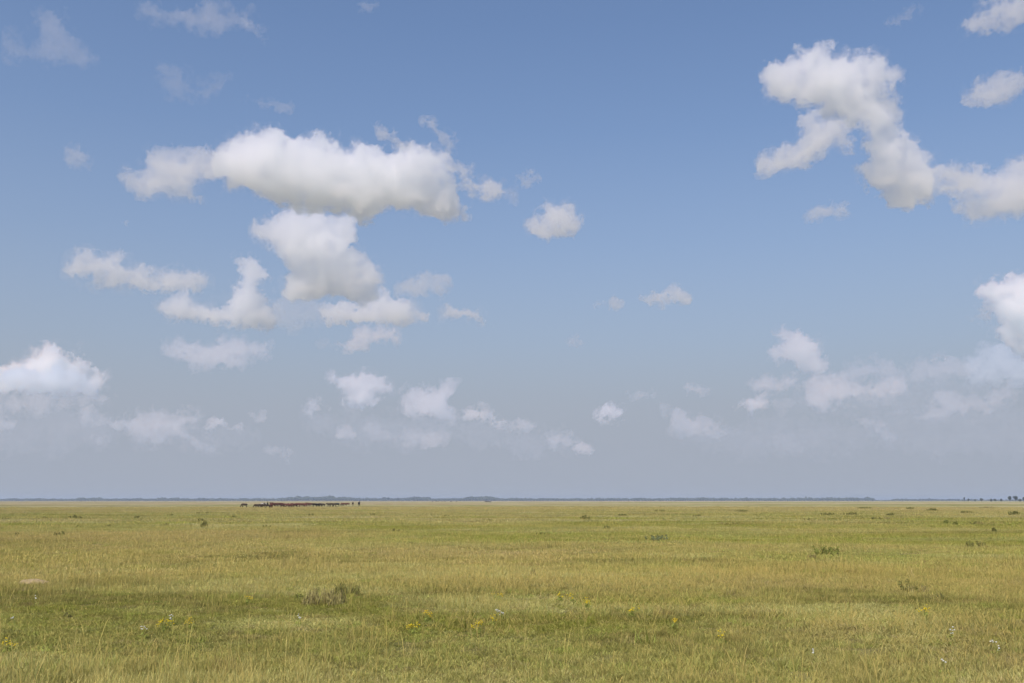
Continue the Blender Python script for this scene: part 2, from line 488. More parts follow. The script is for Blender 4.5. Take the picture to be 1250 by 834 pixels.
cloud('6', [(780,375),(840,355),(880,375),(935,370),(930,395),(800,395)], 1.0, 'faint flat puff right of the anvil-shaped cloud', alb=WARMER)
cloud('6', [(950,320),(985,312),(1010,325),(1012,350),(960,350)], 0.6, 'faint small puff below the double-layered cloud', alb=WARMER)
cloud('6', [(1000,472),(1050,458),(1130,472),(1120,497),(1030,492)], 0.6, 'faint thin streak directly above the herd', alb=WARMER)
cloud('6', [(-60,340),(20,345),(50,375),(30,400),(-60,395)], 1.0, 'dim puff cut off by the left edge near the horizon', alb=WARMER)
cloud('7', [(130,200),(160,170),(210,170),(230,190),(240,170),(290,170),(330,195),(370,220),(330,250),(320,300),(250,320),(190,300),(165,250)], 3.3, 'bright lumpy cloud low over the horizon left of the middle', alb=WARM)
cloud('7', [(45,315),(65,272),(90,288),(125,320),(60,333)], 1.4, 'small pointed puff left of the bright lumpy low cloud', alb=WARM)
cloud('7', [(400,290),(420,250),(480,235),(560,220),(605,212),(585,250),(600,300),(640,330),(600,360),(520,340),(440,330)], 2.3, 'soft fan-shaped cloud right of the bright lumpy low cloud', alb=WARM)
cloud('7', [(640,320),(670,295),(720,310),(800,350),(790,370),(700,350),(645,335)], 2.0, 'slanting sliver of cloud right of the soft fan-shaped cloud', alb=WARMER)
cloud('7', [(820,355),(870,352),(935,372),(925,402),(840,388)], 1.2, 'second small puff in the chain trailing down from the slanting sliver', alb=WARMER)
cloud('7', [(940,410),(1010,398),(1065,422),(1045,452),(960,450)], 1.0, 'third small puff in the chain trailing down from the slanting sliver', alb=WARMER)
cloud('7', [(1078,438),(1125,440),(1140,475),(1085,480)], 0.9, 'last and lowest puff of the chain trailing down from the sliver', alb=WARMER)
cloud('7', [(150,395),(200,388),(240,408),(160,428)], 0.8, 'faint puff below the bright lumpy low cloud', alb=WARMER)
cloud('7', [(255,385),(320,380),(480,405),(580,398),(570,432),(440,442),(300,415)], 0.7, 'faint long streak below the soft fan-shaped cloud', alb=WARMER)
for p_, l_ in (([(-20,490),(40,500),(100,492),(150,515),(130,545),(60,556),(-20,552)], 'wide pale bank of haze cloud at the left edge, nearest the horizon'),
               ([(150,520),(190,508),(250,520),(300,516),(312,535),(240,552),(170,545)], 'pale haze cloud low between the left edge and the herd'),
               ([(370,500),(430,512),(480,500),(560,512),(560,540),(470,548),(380,530)], 'wide pale haze cloud under the row of low clouds left of the middle'),
               ([(560,515),(640,520),(700,535),(725,550),(640,556),(570,545)], 'pale haze cloud under the slanting chain of puffs'),
               ([(820,500),(900,520),(980,505),(1060,520),(1060,552),(930,560),(830,540)], 'wide pale haze cloud low on the right'),
               ([(1060,500),(1140,490),(1290,500),(1290,555),(1150,560),(1070,548)], 'wide pale haze cloud in the lower right corner of the sky'),
               ([(960,470),(1050,462),(1130,470),(1200,465),(1200,500),(1080,505),(970,498)], 'hazy filling of the low right cloud bank below its lumpy middle')):
    cloud('F', p_, .34, l_, alb=(1.0, 0.82, 0.74))  # same warm cast of far air, tinted into the vapour
print('clouds', _t.time() - _t0, sum(len(o.data.vertices) for o in COL.objects if o.name.startswith('cloud')))
# ------------------------------------------------------------------ the plain
def n2(x, y, per, o=0.0):
    return vnoise(np.stack([x / per + o, y / per + o * 1.7, np.full_like(x, o * 0.37)], -1))


def height(x, y):
    x = np.asarray(x, dtype=np.float32); y = np.asarray(y, dtype=np.float32)
    r = np.hypot(x, y)
    fade = np.clip(1 - r / 600, 0, 1)
    return (n2(x, y, 17.0, 3.3) * 0.10 + n2(x, y, 6.0, 8.1) * 0.035) * fade


# how the turf changes with distance from the camera, by photo row: greenness, lushness (darker, juicier)
_ROW = np.array([611, 614, 618, 621, 627, 636, 645, 655, 668, 690, 705, 718, 730, 750, 775, 792, 805, 834], dtype=float)
_GRN = np.array([.10, .16, .42, .36, .38, .44, .54, .50, .44, .54, .48, .52, .62, .68, .62, .54, .46, .44])
_LUM = np.array([.82, .82, .76, .86, .90, .94, .98, 1.03, 1.08, 1.06, .98, .88, .75, .66, .64, .68, .74, .74])
STRAW = np.array([.600, .520, .190]); TAN = np.array([.500, .380, .125]); PINK = np.array([.500, .360, .200])
GREEN = np.array([.415, .435, .105]); LUSH = np.array([.280, .305, .030]); GREY = np.array([.420, .420, .170])


def patch_mask(x, y, px, py, rx, ry):
    """soft elliptical patch of the plain around the spot seen at a photo pixel; radii in metres"""
    c = ground_at(px, py)
    q = ((x - c.x) / rx) ** 2 + ((y - c.y) / ry) ** 2 + n2(x, y, max(1.5, rx * .35), 5.5) * .7
    return np.clip(1.35 - q, 0, 1)


def meadow(x, y):
    x = np.asarray(x, dtype=np.float32); y = np.asarray(y, dtype=np.float32)
    d = np.maximum(np.hypot(x * .6, y), 3.0)
    row = 611 + CAM_H * FPX / d
    k = np.clip(d / 45, 1, 30)          # patches get larger outward only in the sense of which scale one can see
    a = n2(x, y, 4.5, 1.1); b = n2(x * .55, y, 11.0, 2.2); c = n2(x * .45, y, 31.0, 4.4); e = n2(x * .4, y, 95.0, 6.1)
    f = n2(x * .35, y, 320.0, 7.7)
    wa = np.clip(1.3 - d / 60, 0, 1); wb = np.clip(1.5 - d / 220, 0, 1); wc = np.clip(1.6 - d / 700, 0, 1)
    mac = a * wa * .22 + b * wb * .30 + c * wc * .30 + e * .26 + f * np.clip(d / 600, 0, 1) * .3
    g = np.interp(row, _ROW, _GRN) + mac * 2.3
    g = g + .45 * patch_mask(x, y, 1130, 661, 22, 6) + .30 * patch_mask(x, y, 30, 735, 4, 3) + .25 * patch_mask(x, y, 640, 735, 5, 2.4)
    g = g - .30 * patch_mask(x, y, 1000, 770, 3, 1.6) - .35 * patch_mask(x, y, 60, 705, 5, 4) + .3 * patch_mask(x, y, 480, 755, 4, 2)
    g = g + .25 * patch_mask(x, y, 160, 665, 7, 5) - .4 * patch_mask(x, y, 1100, 690, 8, 5)
    g = np.clip(g, 0, 1)
    h = n2(x * .6, y, 7.0, 9.1) * wa + n2(x * .5, y, 40.0, 10.3)
    pk = np.clip(h * .9 - .12, 0, 1) * (1 - g)
    tn = np.clip(n2(x * .5, y, 15.0, 12.3) * 1.2 + .25 + .4 * n2(x * .4, y, 120., 13.3), 0, 1)
    gy = np.clip(n2(x * .6, y, 6.5, 15.3) * 1.1 - .15, 0, 1) * .8
    col = STRAW * (1 - tn[..., None]) + TAN * tn[..., None]
    col = col * (1 - pk[..., None]) + PINK * pk[..., None]
    gg = np.clip((g - .12) * 1.35, 0, 1)[..., None]
    lush = np.clip((g - .5) * 2, 0, 1)[..., None]
    gc = GREEN * (1 - lush) + LUSH * lush
    gc = gc * (1 - gy[..., None]) + GREY * gy[..., None]
    col = col * (1 - gg) + gc * gg
    col = col * (np.interp(row, _ROW, _LUM) * (1 + .30 * mac * 0 + .16 * n2(x, y, 2.1, 20.2) * wa))[..., None]
    sp1 = np.clip(n2(x * .7, y, 1.6, 50.1) + .8 * n2(x * .6, y, 5.5, 51.1) - .42, 0, 1) * np.clip(1.4 - d / 70, 0, 1) * 1.5
    sp2 = np.clip(n2(x * .6, y, 9.0, 52.1) + .7 * n2(x * .5, y, 34.0, 53.1) - .50, 0, 1) * 1.3
    sp = np.clip(sp1 * 1.7 + sp2 * 1.5, 0, .9)[..., None]
    col = col * (1 - sp) + np.array([.170, .155, .040]) * sp
    lt = np.clip(n2(x * .6, y, 2.6, 60.1) + n2(x * .5, y, 12.0, 61.1) - .45, 0, 1)[..., None] * 1.1
    lt = np.clip(lt * 1.3, 0, .8)
    col = col * (1 - lt) + np.array([.640, .590, .240]) * lt
    dry = np.clip(d / 120 - .3, 0, 1)[..., None]                 # farther out the turf colour is bluer and less saturated
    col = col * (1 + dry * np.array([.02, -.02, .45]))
    return col.astype(np.float32), g


# one sheet to the horizon: rings that widen outward
L = 11500.0
rad = [0.0]
r_ = 2.0
while r_ < L:
    rad.append(r_); r_ *= 1.018 if r_ > 28 else 1.04
rad.append(L)
ang = np.radians(np.concatenate([np.arange(-34, 34.01, .3), np.arange(36, 326, 4.0)]))
rr, aa = np.meshgrid(np.array(rad[1:], dtype=np.float32), ang.astype(np.float32), indexing='ij')
gx, gy_ = rr * np.sin(aa), rr * np.cos(aa)
gz = height(gx, gy_)
nr, na = rr.shape
V = np.stack([gx, gy_, gz], -1).reshape(-1, 3)
V = np.concatenate([V, [[0, 0, 0]]])
I = np.arange(nr * na).reshape(nr, na)
q = np.stack([I[:-1], np.roll(I, -1, 1)[:-1], np.roll(I, -1, 1)[1:], I[1:]], -1).reshape(-1, 4)
tr = np.stack([np.full(na, nr * na), np.roll(I, -1, 1)[0], I[0]], -1)
gme = mesh_np('ground', V, quads=q, tris=tr, smooth=True)
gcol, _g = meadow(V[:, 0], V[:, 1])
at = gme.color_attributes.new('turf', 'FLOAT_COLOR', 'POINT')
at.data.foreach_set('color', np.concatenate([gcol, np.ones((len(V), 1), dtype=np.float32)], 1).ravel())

gm_, nt, out = new_mat('steppe_turf')
N = NT(nt)
geo = N.n('ShaderNodeNewGeometry')
att = N.n('ShaderNodeAttribute', attribute_name='turf')
mp = N.n('ShaderNodeMapping'); mp.inputs['Scale'].default_value = (0.45, 1.0, 1.0); N.l(geo.outputs['Position'], mp.inputs[0])
fine = N.noise(mp.outputs[0], 0.9, 5, .6)
mid = N.noise(mp.outputs[0], 0.07, 6, .68)
far = N.noise(mp.outputs[0], 0.012, 6, .7)
f1 = N.math('MULTIPLY_ADD', fine, .8, .60)
f2 = N.math('MULTIPLY_ADD', mid, 1.1, .45)
f3 = N.math('MULTIPLY_ADD', far, .9, .55)
mulv = N.math('MULTIPLY', N.math('MULTIPLY', f1, f2), f3)
comb = N.n('ShaderNodeCombineColor')
N.l(mulv, comb.inputs[0]); N.l(mulv, comb.inputs[1]); N.l(mulv, comb.inputs[2])
c1 = N.mix(1.0, att.outputs['Color'], comb.outputs[0], 'MULTIPLY')
# dull green strips of shorter grass and dark specks of weeds, far out
gmask = N.smooth(N.noise(mp.outputs[0], 0.021, 5, .65, .3), .52, .66)
c2 = N.mix(N.math('MULTIPLY', gmask, .45), c1, (.14, .155, .045, 1))
wm = N.smooth(N.noise(mp.outputs[0], 0.13, 4, .6), .62, .74)
c3 = N.mix(N.math('MULTIPLY', wm, .55), c2, (.085, .085, .035, 1))
pos_y = N.n('ShaderNodeVectorMath', operation='LENGTH'); N.l(geo.outputs['Position'], pos_y.inputs[0])
under = N.smooth(pos_y.outputs['Value'], 150, 420)          # soil and litter show under the blades; far out only grass tops do
bare = N.noise(geo.outputs['Position'], 9.0, 5, .7)
soil = N.mix(bare, (.07, .06, .025, 1), (.24, .20, .09, 1))
c3b = N.mix(.55, c3, soil)
c3c = N.mix(under, c3b, c3)
c4 = N.mix(1.0, c3c, (.62, .62, .62, 1), 'MULTIPLY')
bs = N.n('ShaderNodeBsdfDiffuse'); N.l(c4, bs.inputs[0]); bs.inputs['Roughness'].default_value = 1.0
N.l(bs.outputs[0], out.inputs[0])
ground = link('ground', gme, gm_)
tag(ground, kind='structure')

# ------------------------------------------------------------------ grass
def grass_mat(name, trans=.28):
    m, nt, out = new_mat(name)
    N = NT(nt)
    a = N.n('ShaderNodeAttribute', attribute_name='turf_tint'); a.attribute_type = 'INSTANCER'
    b = N.n('ShaderNodeAttribute', attribute_name='blade')          # r: own random, g: height along the blade, b: dry stalk
    sp = N.n('ShaderNodeSeparateColor'); N.l(b.outputs['Color'], sp.inputs[0])
    rnd, hgt, dry = sp.outputs[0], sp.outputs[1], sp.outputs[2]
    v = N.math('MULTIPLY_ADD', rnd, .75, .66)
    cc = N.n('ShaderNodeCombineColor')
    for i in range(3): N.l(v, cc.inputs[i])
    c = N.mix(1.0, a.outputs['Color'], cc.outputs[0], 'MULTIPLY')
    # living base, drier tip; some blades greener, some straw
    gsel = N.smooth(rnd, .75, .2)
    c = N.mix(N.math('MULTIPLY', gsel, .38), c, (.25, .27, .03, 1))
    c = N.mix(N.math('MULTIPLY', N.math('POWER', hgt, 1.5), .30), c, (.58, .49, .17, 1))
    c = N.mix(N.math('MULTIPLY', dry, .75), c, (.64, .48, .15, 1))
    d = N.n('ShaderNodeBsdfDiffuse'); t = N.n('ShaderNodeBsdfTranslucent')
    N.l(c, d.inputs[0]); N.l(c, t.inputs[0])
    mx = N.n('ShaderNodeMixShader'); mx.inputs[0].default_value = trans
    N.l(d.outputs[0], mx.inputs[1]); N.l(t.outputs[0], mx.inputs[2]); N.l(mx.outputs[0], out.inputs[0])
    return m


GM = grass_mat('grass_blades')
hidden = bpy.data.collections.new('turf_sources')      # not linked to the scene


def turf_patch(name, rs, size, n, hmin, hmax, wid, stalks=0.05, lean=.45, leafy=0.0, clump=0.5):
    """one piece of sward, size x size metres, of n single blades"""
    nc = max(3, int(n / 16))
    cxy = (rs.rand(nc, 2) - .5) * size
    pick = rs.randint(0, nc, n)
    loose = (rs.rand(n, 2) - .5) * size * 1.1
    near = cxy[pick] + rs.randn(n, 2) * size * .055
    use = rs.rand(n) < clump
    base = np.where(use[:, None], near, loose)
    ch = .7 + .6 * rs.rand(nc)[pick]
    h = (hmin + (hmax - hmin) * rs.rand(n) ** 1.4) * np.where(use, ch, .8)
    stalk = rs.rand(n) < stalks
    h = np.where(stalk, hmax * (1.2 + .9 * rs.rand(n)), h)
    w = wid * (.6 + .8 * rs.rand(n)) * np.where(stalk, .55, 1.0)
    th = rs.rand(n) * 2 * np.pi
    ld = rs.rand(n) * 2 * np.pi
    le = lean * (.25 + rs.rand(n)) * np.where(stalk, .45, 1.0)
    wx, wy = np.cos(th) * w / 2, np.sin(th) * w / 2
    lx, ly = np.cos(ld) * le * h, np.sin(ld) * le * h
    z0 = -0.03
    def P(fr, lf, hf, s):
        return np.stack([base[:, 0] + lx * lf + wx * s * fr, base[:, 1] + ly * lf + wy * s * fr, z0 + (h - z0) * hf], 1)
    midw = np.where(stalk, .9, 1.0)
    v = np.stack([P(.8, 0, 0, 1), P(.8, 0, 0, -1), P(1.0, .28, .5, 1), P(1.0, .28, .5, -1), P(.7, .66, .82, 1), P(.7, .66, .82, -1), P(0, 1.0, .97, 1)], 1)
    # seed heads: wider near the top on stalks
    v[stalk, 4, 0] += wx[stalk] * .8; v[stalk, 5, 0] -= wx[stalk] * .8
    v[stalk, 4, 1] += wy[stalk] * .8; v[stalk, 5, 1] -= wy[stalk] * .8
    k = (np.arange(n) * 7)[:, None]
    quads = np.concatenate([k + [0, 1, 3, 2], k + [2, 3, 5, 4]])
    tris = k + [4, 5, 6]
    me = mesh_np(name, v.reshape(-1, 3), quads=quads, tris=tris)
    col = np.zeros((n, 7, 4), dtype=np.float32)
    col[:, :, 0] = rs.rand(n)[:, None]
    col[:, :, 1] = np.array([0, 0, .5, .5, .82, .82, 1.0])
    col[:, :, 2] = stalk[:, None] * .9 + (rs.rand(n) < .05)[:, None] * .5
    col[:, :, 3] = 1
    a = me.color_attributes.new('blade', 'FLOAT_COLOR', 'POINT')
    a.data.foreach_set('color', col.ravel())
    me.materials.append(GM)
    o = bpy.data.objects.new(name, me)
    hidden.objects.link(o)
    return o


def wedge_points(rs, d0, d1, dens, half=34.0, ramp=None):
    n = int(np.radians(2 * half) / 2 * (d1 ** 2 - d0 ** 2) * dens)
    d = np.sqrt(d0 ** 2 + rs.rand(n) * (d1 ** 2 - d0 ** 2))
    a = np.radians((rs.rand(n) * 2 - 1) * half)
    return d * np.sin(a), d * np.cos(a)


def scatter(name, coll, x, y, idx, scl, rs, label, hs=None):
    z = height(x, y)
    me = bpy.data.meshes.new(name)
    me.vertices.add(len(x))
    me.vertices.foreach_set('co', np.stack([x, y, z], 1).astype(np.float32).ravel())
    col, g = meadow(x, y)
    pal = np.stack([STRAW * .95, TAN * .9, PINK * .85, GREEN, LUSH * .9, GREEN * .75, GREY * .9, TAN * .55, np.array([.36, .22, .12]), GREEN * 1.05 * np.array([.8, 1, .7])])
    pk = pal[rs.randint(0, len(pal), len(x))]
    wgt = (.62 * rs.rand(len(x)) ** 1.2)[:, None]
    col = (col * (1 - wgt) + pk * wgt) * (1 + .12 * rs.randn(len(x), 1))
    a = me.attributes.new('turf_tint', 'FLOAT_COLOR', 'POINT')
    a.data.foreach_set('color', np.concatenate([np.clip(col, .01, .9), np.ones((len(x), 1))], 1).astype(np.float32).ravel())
    a = me.attributes.new('pick', 'INT', 'POINT'); a.data.foreach_set('value', idx.astype(np.int32))
    a = me.attributes.new('turn', 'FLOAT', 'POINT'); a.data.foreach_set('value', (rs.rand(len(x)) * 6.283).astype(np.float32))
    sc = np.stack([scl, scl, scl * (hs if hs is not None else 1)], 1).astype(np.float32)
    a = me.attributes.new('size', 'FLOAT_VECTOR', 'POINT'); a.data.foreach_set('vector', sc.ravel())
    o = link(name, me)
    ng = bpy.data.node_groups.new('sward', 'GeometryNodeTree')
    ng.interface.new_socket('Geometry', in_out='INPUT', socket_type='NodeSocketGeometry')
    ng.interface.new_socket('Geometry', in_out='OUTPUT', socket_type='NodeSocketGeometry')
    gi = ng.nodes.new('NodeGroupInput'); go = ng.nodes.new('NodeGroupOutput')
    m2p = ng.nodes.new('GeometryNodeMeshToPoints')
    iop = ng.nodes.new('GeometryNodeInstanceOnPoints')
    ci = ng.nodes.new('GeometryNodeCollectionInfo'); ci.inputs[0].default_value = coll
    ci.inputs['Separate Children'].default_value = True; ci.inputs['Reset Children'].default_value = True
    def attr(nm, t):
        n = ng.nodes.new('GeometryNodeInputNamedAttribute'); n.data_type = t; n.inputs[0].default_value = nm
        return n.outputs[0]
    cx = ng.nodes.new('ShaderNodeCombineXYZ'); ng.links.new(attr('turn', 'FLOAT'), cx.inputs[2])
    e2r = ng.nodes.new('FunctionNodeEulerToRotation'); ng.links.new(cx.outputs[0], e2r.inputs[0])
    ng.links.new(gi.outputs[0], m2p.inputs[0]); ng.links.new(m2p.outputs[0], iop.inputs[0])
    ng.links.new(ci.outputs[0], iop.inputs['Instance'])
    iop.inputs['Pick Instance'].default_value = True
    ng.links.new(attr('pick', 'INT'), iop.inputs['Instance Index'])
    ng.links.new(e2r.outputs[0], iop.inputs['Rotation'])
    ng.links.new(attr('size', 'FLOAT_VECTOR'), iop.inputs['Scale'])
    ng.links.new(iop.outputs[0], go.inputs[0])
    md = o.modifiers.new('sward', 'NODES'); md.node_group = ng
    tag(o, label, 'grass', kind='stuff')
    return o


rs = np.random.RandomState(5)
LODS = []
for lod, (size, n, wid, hmin, hmax) in enumerate(((.5, 230, .008, .03, .11), (1.1, 260, .0115, .035, .12), (3.2, 380, .034, .05, .15))):
    coll = bpy.data.collections.new('sward_%d' % lod)
    hold = hidden; hidden = coll
    # 0-3 straw bunch grass, 4-5 green low sward, 6 tall loose feathery grass, 7 leafy weeds
    for k in range(4): turf_patch('sward_a%d' % k, rs, size, n, hmin, hmax, wid, .03, 1.0, clump=.6)
    for k in range(2): turf_patch('sward_b%d' % k, rs, size, int(n * 1.2), hmin * .7, hmax * .72, wid * 1.25, .01, 1.2, clump=.45)
    turf_patch('sward_c', rs, size, int(n * .8), hmin * 1.5, hmax * 1.7, wid * .8, .05, .9, clump=.85)
    turf_patch('sward_d', rs, size, int(n * .9), hmin * .8, hmax * 1.0, wid * 1.6, .02, 1.4, clump=.8)
    hidden = hold
    LODS.append(coll)


def sow(lod, d0, d1, dens, label, vary=.3):
    x, y = wedge_points(rs, d0, d1, dens)
    col, g = meadow(x, y)
    u = rs.rand(len(x))
    tall = n2(x, y, 3.5, 30.3) + .25 * rs.randn(len(x))
    lf = n2(x, y, 5.0, 33.3) + .25 * rs.randn(len(x))
    idx = rs.randint(0, 4, len(x))
    idx = np.where(g + .25 * rs.randn(len(x)) > .58, rs.randint(4, 6, len(x)), idx)
    idx = np.where(tall > .62, 6, idx)
    idx = np.where(lf > .36, 7, idx)
    row = 611 + CAM_H * FPX / np.maximum(y, 3)
    # longer grass right at the near edge on the left, short grazed turf in the green band behind it
    hs = 1 + vary * n2(x, y, 2.6, 40.4) + .18 * rs.randn(len(x))
    hs = hs * np.interp(row, [640, 690, 720, 740, 785, 800, 834], [1.0, 1.1, .95, .8, .8, .85, .85])
    hs = hs * (1 + .5 * np.clip((-x - 1.5) / 3, 0, 1) * (row > 800))
    return scatter('grass', LODS[lod], x, y, idx, .8 + .45 * rs.rand(len(x)), rs, label, np.clip(hs, .35, 2.2))


sow(0, 11.0, 40.0, 15.0, 'nearest sward of straw and green grass blades')
sow(1, 38.0, 120.0, 3.0, 'sward of dry grass across the middle of the meadow')
sow(2, 112.0, 420.0, .34, 'distant sward thinning out towards the herd')

# long loose stalks standing out of the turf, thickest at the near left
coll = bpy.data.collections.new('stalks')
hold = hidden; hidden = coll
for k in range(4): turf_patch('stalks_%d' % k, rs, .5, 16, .20, .34, .010, .35, .75, clump=.5)
hidden = hold
x, y = wedge_points(rs, 13.0, 42.0, .9)
keep = rs.rand(len(x)) < np.clip(.16 + .9 * (x < -1.2) * (y < 17.5) + .35 * (n2(x, y, 3.0, 70.1) > .35), 0, 1)
x, y = x[keep], y[keep]
scatter('grass', coll, x, y, rs.randint(0, 4, len(x)), .8 + .5 * rs.rand(len(x)), rs, 'long loose straw stalks standing out of the nearest turf', .8 + .5 * rs.rand(len(x)))
# ------------------------------------------------------------------ air
hm, nt, out = new_mat('hazy_air')
N = NT(nt)
pv = N.n('ShaderNodeVolumePrincipled')
pv.inputs['Color'].default_value = (0.58, 0.68, 0.88, 1)
pv.inputs['Density'].default_value = 1.05e-4
pv.inputs['Anisotropy'].default_value = 0.0
N.l(pv.outputs[0], out.inputs['Volume'])
X, Z0, Z1 = 12000.0, -1.2, 32.0
v = [(-X, -X, Z0), (X, -X, Z0), (X, X, Z0), (-X, X, Z0), (-X, -X, Z1), (X, -X, Z1), (X, X, Z1), (-X, X, Z1)]
haze = link('haze', mesh_np('haze', v, quads=[(3, 2, 1, 0), (4, 5, 6, 7), (0, 1, 5, 4), (1, 2, 6, 5), (2, 3, 7, 6), (3, 0, 4, 7)]), hm)
tag(haze, 'thin bluish summer haze over the whole plain', 'haze', kind='stuff')
# ------------------------------------------------------------------ far woods
def simple_mat(name, col, rough=.9, var=0.0, scale=1.0):
    m, nt, out = new_mat(name)
    N = NT(nt)
    b = N.n('ShaderNodeBsdfPrincipled'); b.inputs['Roughness'].default_value = rough
    if 'Specular IOR Level' in b.inputs: b.inputs['Specular IOR Level'].default_value = .2
    if var:
        tcn = N.n('ShaderNodeTexCoord')
        f = N.noise(tcn.outputs['Object'], scale, 4, .6)
        c = N.mix(N.math('MULTIPLY_ADD', f, 1.6, -.3, clamp=True), (*[k * (1 - var) for k in col], 1), (*[min(1, k * (1 + var)) for k in col], 1))
        N.l(c, b.inputs['Base Color'])
    else:
        b.inputs['Base Color'].default_value = (*col, 1)
    N.l(b.outputs[0], out.inputs[0])
    return m


import bmesh
_bm = bmesh.new(); bmesh.ops.create_icosphere(_bm, subdivisions=1, radius=1.0)
_iv = np.array([v.co[:] for v in _bm.verts]); _if = np.array([[v.index for v in f.verts] for f in _bm.faces]); _bm.free()


def leaf_cloud(rs, centers, radii, n, size, flat=1.0, erect=0.0):
    """n small leaf sprays spread through the volume of several lobes; returns quads mesh data"""
    w = radii ** 2; w = w / w.sum()
    k = rs.choice(len(radii), n, p=w)
    u = rs.randn(n, 3); u /= np.linalg.norm(u, axis=1)[:, None]
    r = radii[k] * (.35 + .65 * rs.rand(n) ** .45) * (1 + .12 * rs.randn(n))
    c = centers[k] + u * r[:, None] * np.array([1, 1, flat])
    t = rs.randn(n, 3); t /= np.linalg.norm(t, axis=1)[:, None]
    b = np.cross(t, rs.randn(n, 3)); b /= np.linalg.norm(b, axis=1)[:, None]
    if erect:
        t = rs.randn(n, 3) * .35 + np.array([0, 0, 1.0]); t /= np.linalg.norm(t, axis=1)[:, None]
        b = np.cross(t, rs.randn(n, 3)); b /= np.linalg.norm(b, axis=1)[:, None]; b *= .35; t *= 1.8
    s = (size * (.6 + .8 * rs.rand(n)))[:, None]
    V = np.stack([c + t * s, c + b * s * .6, c - t * s, c - b * s * .6], 1).reshape(-1, 3)
    F = np.arange(n)[:, None] * 4 + np.array([0, 1, 2, 3])
    return V, F


wood_leaf = simple_mat('far_foliage', (.050, .060, .030), .95, .45, .05)
rs = np.random.RandomState(21)
Vs, Fs, off_ = [], [], 0
_TX = np.array([-60, 0, 50, 60, 105, 112, 130, 140, 240, 300, 345, 365, 380, 400, 425, 445, 500, 512, 524, 532, 560, 575, 600, 612, 640, 760, 800, 850, 900, 960, 1000, 1035, 1053, 1055, 1056, 1075, 1080, 1100, 1175, 1180, 1300], dtype=float)
_TH = np.array([2.2, 2.2, 2.6, 2.6, 2.4, 3.4, 3.2, 2.7, 3.0, 2.7, 3.0, 4.2, 4.6, 4.6, 4.2, 2.8, 3.4, 4.2, 4.0, 2.6, 2.8, 4.4, 4.4, 3.0, 2.8, 3.0, 2.9, 3.3, 3.0, 3.2, 3.4, 3.4, 3.2, 3.2, 1.3, 1.1, 2.2, 2.2, 1.8, 1.6, 1.6])
DW = 6300.0
pxw = DW / FPX
x = -60.0
while x < 1300:
    h = np.interp(x, _TX, _TH) * pxw * 1.08 * (1 + .06 * math.sin(x * .21 + 2 * math.sin(x * .043)) + .09 * rs.randn())
    if h > 3:
        for rown in range(3):
            hh = h * (.72 + .36 * rs.rand()) * (1.0 if rown else .85)
            r = hh * (.38 + .16 * rs.rand())
            dd = DW + rown * 45 + rs.randn() * 12
            p0 = ((x + rs.randn() * .5 - 625) * dd / FPX / math.cos(PITCH), dd)
            sp = _iv * np.array([r * 1.2, r * 1.2, hh * .5]) * (1 + .22 * rs.randn(len(_iv), 1))
            sp += np.array([p0[0], p0[1], hh * .52])
            Vs.append(sp); Fs.append(_if + off_); off_ += len(_iv)
    x += .95
forest = link('distant_forest', mesh_np('distant_forest', np.concatenate(Vs), tris=np.concatenate(Fs)), wood_leaf)
tag(forest, 'long low blue-grey belt of far-off woods along the horizon', 'forest', kind='stuff')

# ------------------------------------------------------------------ separate trees at the right end of the horizon
bark = simple_mat('bark', (.10, .08, .06), .95, .3, 2.0)
tree_leaf = simple_mat('tree_foliage', (.055, .068, .030), .95, .4, .3)


def tube(path, radii, seg=7):
    V, F = [], []
    for i, (p, r) in enumerate(zip(path, radii)):
        p = Vector(p)
        a = Vector(path[min(i + 1, len(path) - 1)]) - Vector(path[max(i - 1, 0)])
        a.normalize()
        u = a.orthogonal().normalized(); w = a.cross(u)
        for k in range(seg):
            t = 2 * math.pi * k / seg
            V.append(tuple(p + (u * math.cos(t) + w * math.sin(t)) * r))
    for i in range(len(path) - 1):
        for k in range(seg):
            a, b = i * seg + k, i * seg + (k + 1) % seg
            F.append((a, b, b + seg, a + seg))
    return V, F


def join(parts):
    V, F, o = [], [], 0
    for v, f in parts:
        V.append(np.asarray(v, dtype=np.float32)); F.append(np.asarray(f) + o); o += len(v)
    return np.concatenate(V), np.concatenate(F)


def tree(px, base_row, h_px, w_px, label, seed, bushy=False):
    g = ground_at(px, base_row)
    D = g.y
    H, Wd = h_px * D / FPX, w_px * D / FPX
    rs = np.random.RandomState(seed)
    root = bpy.data.objects.new('tree', None); COL.objects.link(root)
    root.location = (g.x, g.y, float(height(g.x, g.y)))
    th = H * (.12 if bushy else .35)
    parts = [tube([(0, 0, -.3), (.1, 0, th * .5), (.0, .1, th), (.1, .1, H * .8)], [H * .03, H * .024, H * .02, H * .006])]
    cs, rd = [], []
    for k in range(7):
        a = rs.rand() * 6.28; z = th + (H - th) * (.25 + .6 * rs.rand())
        q = Wd * .26 * rs.rand() ** .5
        c = np.array([math.cos(a) * q, math.sin(a) * q, z]); cs.append(c); rd.append(min(Wd * .3, (H - z) * .95 + .5) * (.75 + .4 * rs.rand()))
        parts.append(tube([(0, 0, th * .8), tuple(c * np.array([.5, .5, .75])), tuple(c)], [H * .014, H * .009, H * .004], 5))
    cs.append(np.array([0, 0, H * .82])); rd.append(H * .17)
    v, f = join(parts)
    link('trunk', mesh_np('trunk', v, quads=f, smooth=True), bark, root)
    v, f = leaf_cloud(rs, np.array(cs), np.array(rd), 1500, H * .045)
    link('crown', mesh_np('crown', v, quads=f), tree_leaf, root)
    tag(root, label, 'tree', 'separate trees at the right end of the horizon')


